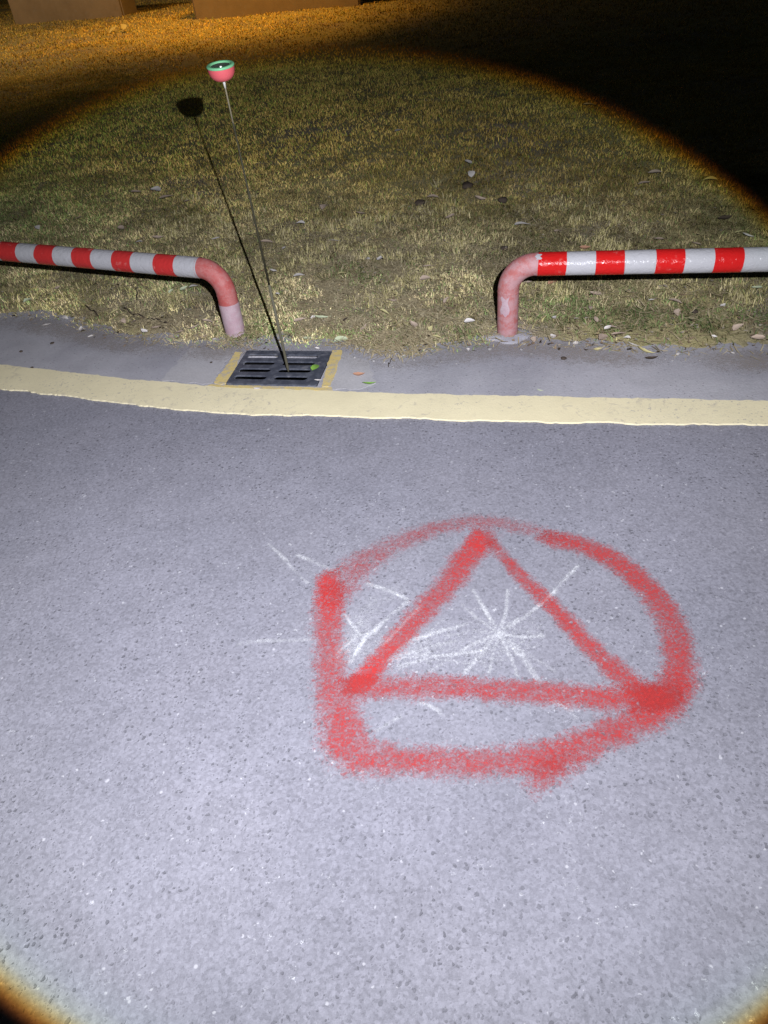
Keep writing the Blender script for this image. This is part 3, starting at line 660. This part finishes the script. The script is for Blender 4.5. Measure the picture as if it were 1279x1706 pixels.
blades('grass', 290000, -3.8, 3.0, 0.0, 2.4, (.018, .044), (.0026, .0052), (.7, 1.55), 'short patchy olive and straw grass along the gutter', mixc)
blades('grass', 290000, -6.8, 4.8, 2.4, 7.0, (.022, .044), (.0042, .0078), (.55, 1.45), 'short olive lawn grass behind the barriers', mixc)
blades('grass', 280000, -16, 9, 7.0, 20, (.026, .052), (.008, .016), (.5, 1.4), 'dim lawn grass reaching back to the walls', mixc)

# taller tufts that catch the light in the middle distance
x, y, v = sample(1300, -1.2, 1.7, .45, 2.3, 100); kk = (fbm(x, y, 4.5, 55, 2) > .50) & (RNG.random(len(x)) > sstep(1.0, 2.3, v)); tx, ty = x[kk], y[kk]
rep = 26; x = np.repeat(tx, rep) + RNG.normal(0, .022, len(tx) * rep); y = np.repeat(ty, rep) + RNG.normal(0, .022, len(tx) * rep)
def blades_at(name, x, y, L, W, lean, colf, label, flat=False):
    n = len(x); z = soil_z(x, y) - .003; ln = RNG.uniform(*L, n); w = RNG.uniform(*W, n); az = RNG.uniform(0, 2 * math.pi, n); le = RNG.uniform(*lean, n)
    dx, dy = np.cos(az), np.sin(az); B = np.stack([x, y, z], 1)
    S = np.stack([-dy, dx, np.zeros(n)], 1) * w[:, None] * .5
    if flat:
        B[:, 2] += RNG.uniform(.006, .030, n); bend = RNG.normal(0, .35, n); t2 = RNG.normal(0, .18, n)
        c1 = B + np.stack([dx, dy, t2], 1) * (ln * .5)[:, None]; c2 = c1 + np.stack([np.cos(az + bend), np.sin(az + bend), -t2 * 1.2], 1) * (ln * .5)[:, None]
    else:
        c1 = B + np.stack([dx * np.sin(le * .6), dy * np.sin(le * .6), np.cos(le * .6)], 1) * (ln * .55)[:, None]
        c2 = c1 + np.stack([dx * np.sin(le * 1.3), dy * np.sin(le * 1.3), np.cos(le * 1.3)], 1) * (ln * .5)[:, None]
    V = np.stack([B - S, B + S, c1 + S * .9, c1 - S * .9, c2], 1).reshape(-1, 3)
    o5 = (np.arange(n) * 5)[:, None]; loops = (o5 + np.array([0, 1, 2, 3, 3, 2, 4])).ravel(); starts = (np.arange(n)[:, None] * 7 + np.array([0, 4])).ravel(); totals = np.tile([4, 3], n)
    cs = colf(n); col = np.repeat(cs[:, None, :], 5, 1); col = np.concatenate([col, np.ones((n, 5, 1))], 2).reshape(-1, 4)
    o = fast_mesh(name, V, loops, starts, totals, M['straw'], col); tag(o, label, 'grass', kind='stuff'); return o
def c_tuft(n): r = RNG.random(n)[:, None]; return (STRAW * r * .85 + OLIVE * (1 - r) * 1.2) * RNG.uniform(.7, 1.2, n)[:, None]
blades_at('grass_tuft', x, y, (.022, .050), (.003, .006), (.3, 1.2), c_tuft, 'taller yellowish grass tufts scattered in the lawn')
# dry straw lying on the ground behind the gutter
x, y, v = sample(80000, -1.4, 1.6, .02, 1.9, 60); w_ = np.exp(-((x - .12) / .48) ** 2) * np.exp(-((v - .45) / .62) ** 2) + .5 * np.exp(-((x + .85) / .35) ** 2) * np.exp(-((v - .15) / .14) ** 2) + .08
kk = RNG.random(len(x)) < np.clip(w_ * (.15 + 1.6 * sstep(.46, .64, fbm(x, y, 9, 61, 2))), 0, 1); x, y = x[kk], y[kk]
def c_straw(n): r = RNG.random(n)[:, None]; return (np.array([.54, .47, .30]) * r + np.array([.33, .265, .16]) * (1 - r)) * RNG.uniform(.7, 1.15, n)[:, None]
blades_at('dry_straw', x, y, (.028, .085), (.0025, .0060), (.2, .9), c_straw, 'loose dry straw lying on the earth behind the gutter', True)
# crumbs of dry leaf, too small to count
x, y, v = sample(22000, -2.6, 2.2, -.02, 2.6, 60); kk = RNG.random(len(x)) < np.clip(.10 * sstep(.42, .62, fbm(x, y, 5, 77, 2)) + .02 + .30 * np.exp(-((x - .15) / .5) ** 2 - ((v - .45) / .5) ** 2) * sstep(.40, .62, fbm(x, y, 8, 79, 2)) + .35 * np.exp(-((x - 1.0) / .35) ** 2 - ((v - .10) / .08) ** 2) + .5 * np.exp(-(v / .22) ** 2) * sstep(.45, .6, fbm(x, y, 7, 71, 2)), 0, 1); x, y = x[kk], y[kk]
def c_crumb(n): r = RNG.random(n)[:, None]; return np.where(r < .45, np.array([.40, .355, .28]), np.where(r < .8, np.array([.30, .22, .15]), np.array([.06, .045, .03]))) * RNG.uniform(.6, 1.1, n)[:, None]
blades_at('leaf_litter', x, y, (.010, .024), (.006, .014), (.2, .9), c_crumb, 'small crumbs of dry leaf scattered on the verge', True)

# ------------------------------------------------------------------ fallen leaves, one by one
def leaf_mesh(name, k, narrow):
    rnd = random.Random(k); V = []; F = []; nseg = 7
    for i in range(nseg + 1):
        t = i / nseg; w = narrow * math.sin(math.pi * min(1, t ** .85)) ** .9 * (.5 - .12 * t); bend = .10 * math.sin(t * 3.0 + k); cz = .05 * math.sin(t * math.pi) * (1 if k % 2 else -.6) + .16 * (t - .5) ** 2 * (k % 3)
        for s in (-1, -.5, 0, .5, 1): V.append((t - .5, bend + s * w * (1 + .14 * rnd.uniform(-1, 1)), cz + abs(s) * w * .25 + rnd.uniform(-.012, .012)))
    for i in range(nseg):
        for j in range(4): F.append((i * 5 + j, i * 5 + j + 1, (i + 1) * 5 + j + 1, (i + 1) * 5 + j))
    me = bpy.data.meshes.new(name); me.from_pydata(V, [], F); me.update(); me.polygons.foreach_set('use_smooth', [True] * len(F)); return me
LC = dict(pale=((.60, .56, .53), (.72, .69, .66)), tan=((.42, .32, .25), (.50, .41, .33)), lime=((.48, .55, .36), (.56, .60, .42)), yellow=((.52, .46, .20), (.58, .54, .30)), orange=((.46, .22, .14), (.50, .30, .20)), dark=((.05, .038, .03), (.08, .06, .045)), green=((.16, .34, .05), (.24, .42, .08)))
LM = {c: m_leaf(c + '_leaf', *v) for c, v in LC.items()}
LMESH = {}
def leaf(px, py, color, size, rz=None, narrow=.62, z=None, label=None, group=None, tilt=.25):
    p = gp(px, py, .02); k = random.randrange(5); key = (color, k, narrow)
    if key not in LMESH: me = leaf_mesh('fallen_leaf', k, narrow); me.materials.append(LM[color]); LMESH[key] = me
    o = bpy.data.objects.new('fallen_leaf', LMESH[key]); COL.objects.link(o)
    v = p[1] - edge_y(p[0]); zz = z if z is not None else (max(float(soil_z(p[0], p[1])), .004) + (.026 if v > .1 else .006) + (.012 if v > 1.5 else 0))
    p = gp(px, py, zz); o.location = (p[0], p[1], zz); size *= 1.15; o.scale = (size, size, size)
    o.rotation_euler = (random.uniform(-tilt, tilt), random.uniform(-tilt, tilt), random.uniform(0, 6.28) if rz is None else rz)
    cn = dict(pale='pale grey', tan='tan', lime='pale green', yellow='yellow', orange='orange brown', dark='dark brown', green='fresh green')[color]
    if label is None:
        if v < .22 and p[0] > .6: zone, g = 'on the bare earth under the barrier with the concrete footing', 'leaves on bare earth by the footing'
        elif v < .5 and p[0] > .6: zone, g = 'in the grass under the barrier with the concrete footing', 'leaves under the barrier by the footing'
        elif v < .5 and p[0] < -.6: zone, g = 'on the verge under the barrier beside the drain grate', 'leaves under the barrier by the drain'
        elif v < .75: zone, g = 'in the straw between the two barrier posts', 'leaves between the barrier posts'
        elif p[0] < -.55: zone, g = 'on the lawn behind the barrier beside the drain grate', 'leaves behind the barrier by the drain'
        elif p[0] > .62: zone, g = 'on the lawn behind the barrier with the footing', 'leaves behind the barrier with the footing'
        else: zone, g = 'on the lawn beyond the gap between the barriers', 'leaves on the lawn beyond the gap'
        label = f'{cn} {"narrow" if narrow < .45 else "broad"} {"dry " if color in ("pale", "tan") else ""}leaf {zone}'; group = f'{cn} {"narrow" if narrow < .45 else "broad"} {g}'
    tag(o, label, 'leaf', group); return o
for a in [(498, 460, 'pale', .052, 0.1, .8), (473, 413, 'pale', .036), (455, 450, 'pale', .040), (437, 451, 'orange', .030), (521, 529, 'pale', .028), (513, 564, 'lime', .050, .3), (576, 532, 'dark', .026),
          (613, 431, 'pale', .040), (569, 456, 'yellow', .042), (557, 402, 'pale', .065, -.1, .4), (446, 403, 'tan', .075, .1, .5), (499, 532, 'tan', .055, 0, .35), (528, 580, 'pale', .018), (463, 489, 'pale', .026),
          (708, 464, 'tan', .048, 0, .75), (727, 457, 'yellow', .030), (632, 430, 'pale', .036, 1, .9), (697, 432, 'yellow', .038), (718, 547, 'yellow', .032, 1.2), (728, 562, 'yellow', .040, -.3, .4), (701, 572, 'yellow', .045, -.3, .4),
          (660, 575, 'lime', .032), (671, 593, 'pale', .022), (779, 582, 'pale', .020), (715, 443, 'tan', .060, .1, .3), (688, 540, 'tan', .045), (605, 545, 'tan', .05, .9, .3), (640, 520, 'yellow', .05, -.6, .28), (655, 500, 'tan', .05, .5, .3), (743, 500, 'tan', .045, 1.2, .3),
          (1001, 561, 'tan', .058), (1125, 502, 'tan', .055, -.7, .7), (1130, 520, 'tan', .045, 1.1), (1055, 574, 'pale', .042, -.4, .45), (1044, 563, 'pale', .028), (1030, 556, 'tan', .06, .2, .4), (1020, 546, 'tan', .05, -.4, .4),
          (991, 489, 'tan', .050), (925, 468, 'orange', .065, .15, .6), (1260, 479, 'lime', .042), (1204, 508, 'pale', .030), (993, 532, 'tan', .035), (922, 529, 'pale', .03), (981, 512, 'tan', .045, 1.5, .4), (878, 470, 'tan', .04), (1012, 545, 'pale', .03), (1085, 500, 'pale', .022), (1230, 545, 'tan', .05, .4, .5), (1262, 562, 'tan', .045),
          (1190, 560, 'pale', .02), (920, 560, 'pale', .035), (890, 565, 'tan', .035), (958, 572, 'pale', .035, 1.3, .6), (1130, 590, 'pale', .02), (1220, 588, 'pale', .018),
          (97, 479, 'tan', .036), (46, 501, 'lime', .045), (109, 529, 'pale', .042), (134, 547, 'pale', .032), (190, 520, 'yellow', .045), (207, 534, 'tan', .036), (225, 534, 'tan', .03), (285, 560, 'tan', .034), (306, 480, 'lime', .04, .5, .8), (285, 485, 'lime', .032, 1.2, .5), (322, 478, 'pale', .042, .2, .9),
          (260, 545, 'tan', .045, .2, .5), (300, 552, 'tan', .05, -.3, .5), (340, 560, 'tan', .045, .4, .5), (322, 545, 'tan', .05, .8, .4), (358, 565, 'pale', .03), (240, 550, 'pale', .035), (150, 560, 'pale', .03), (345, 535, 'tan', .06, -.6, .25),
          (62, 380, 'pale', .055), (230, 404, 'pale', .05), (263, 395, 'tan', .06), (203, 379, 'tan', .06), (130, 364, 'tan', .06), (259, 316, 'pale', .085), (226, 320, 'tan', .07), (277, 328, 'tan', .09), (358, 397, 'pale', .05), (310, 335, 'tan', .05),
          (782, 270, 'pale', .075), (783, 290, 'pale', .070), (870, 375, 'pale', .075, .1, .8), (720, 329, 'tan', .07), (749, 361, 'tan', .06), (662, 217, 'pale', .085), (600, 355, 'tan', .05), (540, 345, 'tan', .06), (500, 372, 'pale', .05), (672, 345, 'yellow', .05), (800, 330, 'tan', .06),
          (1234, 387, 'yellow', .055), (1246, 392, 'pale', .050), (1097, 397, 'tan', .055), (1207, 363, 'dark', .06), (1091, 287, 'tan', .075), (1073, 305, 'tan', .065), (1182, 300, 'yellow', .075), (983, 175, 'pale', .10), (975, 412, 'orange', .05), (1160, 405, 'tan', .045), (930, 385, 'tan', .05)]:
    leaf(*a)
leaf(523, 612, 'green', .050, 1.35, .62, .014, 'fresh green leaf lying across a slot of the drain grate', tilt=.12)
leaf(615, 638, 'green', .048, .15, .40, .009, 'fresh green leaf lying on the concrete gutter beside the drain grate', tilt=.15)
leaf(598, 623, 'orange', .045, -.1, .55, .009, 'orange brown leaf on the mortar patch beside the drain grate', tilt=.15)
leaf(530, 633, 'pale', .028, -.1, .4, .012, 'small white scrap on the corner of the drain grate', tilt=.1)
leaf(428, 647, 'pale', .028, 0, .35, .012, 'small white scrap on the yellow paint in front of the drain grate', tilt=.1)
leaf(570, 566, 'lime', .068, .30, .55, None, 'large pale green leaf on the grass just behind the grate corner')
leaf(538, 527, 'lime', .070, -.28, .30, None, 'long narrow pale leaf pointing across the straw behind the grate')
leaf(782, 535, 'pale', .042, -.1, .65, None, 'whitish leaf in the grass close to the footing post')
leaf(996, 581, 'yellow', .034, 0, .55, None, 'short bright yellow leaf on the earth edge by the footing barrier')
leaf(1076, 584, 'yellow', .062, -.45, .35, None, 'long curled yellow leaf on the earth edge by the footing barrier')
leaf(77, 541, 'pale', .040, .2, .7, None, 'whitish leaf at the edge of the gutter under the drain-side barrier')
leaf(900, 650, 'lime', .025, -.5, .3, .006, 'tiny green leaf shred on the concrete gutter', tilt=.1)
leaf(1085, 596, 'dark', .045, 0, .5, None, 'dark curled leaf at the gutter edge by the footing barrier')
# bright weeds at the foot of the far wall
leaf(203, 45, 'yellow', .26, 1.9, .35, .10, 'bright yellow leaf standing up from the far lawn', tilt=.9)
leaf(189, 50, 'yellow', .16, .6, .5, .06, 'small yellow leaf on the far lawn before the wall', tilt=.6)

# ------------------------------------------------------------------ clods, pebbles, twigs
def lump(name, px, py, r, mat, label, cat, z=.004, group=None, sq=.55):
    bm = bmesh.new(); bmesh.ops.create_icosphere(bm, subdivisions=2, radius=r); k = random.random() * 50
    for v in bm.verts:
        f = .65 + .7 * float(vnoise(v.co.x / r * 1.4 + k, v.co.y / r * 1.4 + v.co.z / r, 1.0, 3)); v.co *= f; v.co.z *= sq
    o = bm_obj(name, bm, mat, None, True); p = gp(px, py, z); o.location = (p[0], p[1], z + r * sq * .5); o.rotation_euler = (0, 0, random.random() * 6); tag(o, label, cat, group); return o
lump('soil_clod', 939, 598, .012, M['clod'], 'dark clod of earth at the gutter edge by the footing post', 'clod')
lump('soil_clod', 87, 572, .010, M['clod'], 'dark flat clod on the gutter under the drain-side barrier', 'clod', sq=.35)
lump('soil_clod', 35, 586, .007, M['clod'], 'small dark clod on the gutter well away from the grate', 'clod')
lump('soil_clod', 53, 613, .006, M['clod'], 'tiny dark clod touching the back edge of the yellow line', 'clod')
lump('soil_clod', 352, 604, .006, M['clod'], 'dark speck of earth on the mortar patch by the drain grate', 'clod', sq=.4)
for px, py, r in ((1157, 520, .012), (760, 425, .011), (840, 415, .02), (700, 340, .03), (778, 312, .035), (838, 335, .03)):
    lump('soil_clod', px, py, r, M['clod'], 'dark clod of earth half buried in the lawn grass', 'clod', .02, 'dark clods in the lawn')
for px, py, r in ((622, 602, .008), (690, 600, .006), (735, 603, .006), (760, 606, .005), (655, 612, .005), (640, 604, .006), (815, 582, .010), (872, 573, .011), (868, 583, .008), (1108, 598, .005), (1120, 601, .005), (1165, 601, .005), (885, 590, .006), (590, 596, .007)):
    lump('pebble', px, py, r, M['stone'], 'small pale pebble along the earth edge of the gutter', 'pebble', .004, 'pebbles along the gutter edge')
def twig(P, r, label):
    W = catmull(np.array([gp(x, y, .03) for x, y in P]), 6); W[:, 2] = soil_z(W[:, 0], W[:, 1]) + .022 + .006 * np.sin(np.arange(len(W)) * .9)
    V, F = tube_mesh(W - W[0], np.linspace(r * .6, r, len(W)), 7); o = mesh_obj('twig', V, F, M['twig'], None, True); o.location = tuple(W[0]); tag(o, label, 'twig')
twig([(207, 514), (222, 524), (245, 531), (268, 536), (279, 540)], .0042, 'long dark curved twig on the verge under the drain-side barrier')
twig([(141, 509), (153, 516), (163, 525)], .0036, 'short dark twig on the verge under the drain-side barrier')
twig([(227, 480), (229, 492), (228, 500)], .0030, 'thin dark stem pressed in the grass under the drain-side barrier')
twig([(653, 592), (648, 598), (646, 603)], .0016, 'tiny dark twig lying on the gutter edge between the posts')

# ------------------------------------------------------------------ far walls, cut off by the top of the photograph
def wall(p0, p1, depth, h, label):
    p0 = np.array(p0[:2]); p1 = np.array(p1[:2]); d = p1 - p0; L = np.linalg.norm(d); ang = math.atan2(d[1], d[0])
    root = empty('garden_wall', (p0[0], p0[1], 0), ang); tag(root, label, 'wall', None)
    bm = bmesh.new(); bmesh.ops.create_cube(bm, size=1)
    for v in bm.verts: v.co = Vector(((v.co.x + .5) * L, (v.co.y + .5) * depth, -.2 + (v.co.z + .5) * (h + .2)))
    bmesh.ops.bevel(bm, geom=bm.edges[:], offset=.03, segments=2, affect='EDGES'); bm_obj('wall_body', bm, M['plaster'], root)
    bm = bmesh.new(); bmesh.ops.create_cube(bm, size=1)
    for v in bm.verts: v.co = Vector((-.05 + (v.co.x + .5) * (L + .1), -.05 + (v.co.y + .5) * (depth + .1), h - .002 + (v.co.z + .5) * .08))
    bmesh.ops.bevel(bm, geom=bm.edges[:], offset=.015, segments=2, affect='EDGES'); bm_obj('coping', bm, M['coping'], root)
wall(gp(25, 42), gp(207, 30), .5, 1.15, 'low brown plastered wall at the back of the lawn, the one without orange light at its foot')
wall(gp(326, 37), gp(600, 11), .6, 1.15, 'brown plastered wall at the back of the lawn with orange lamp light at its foot')
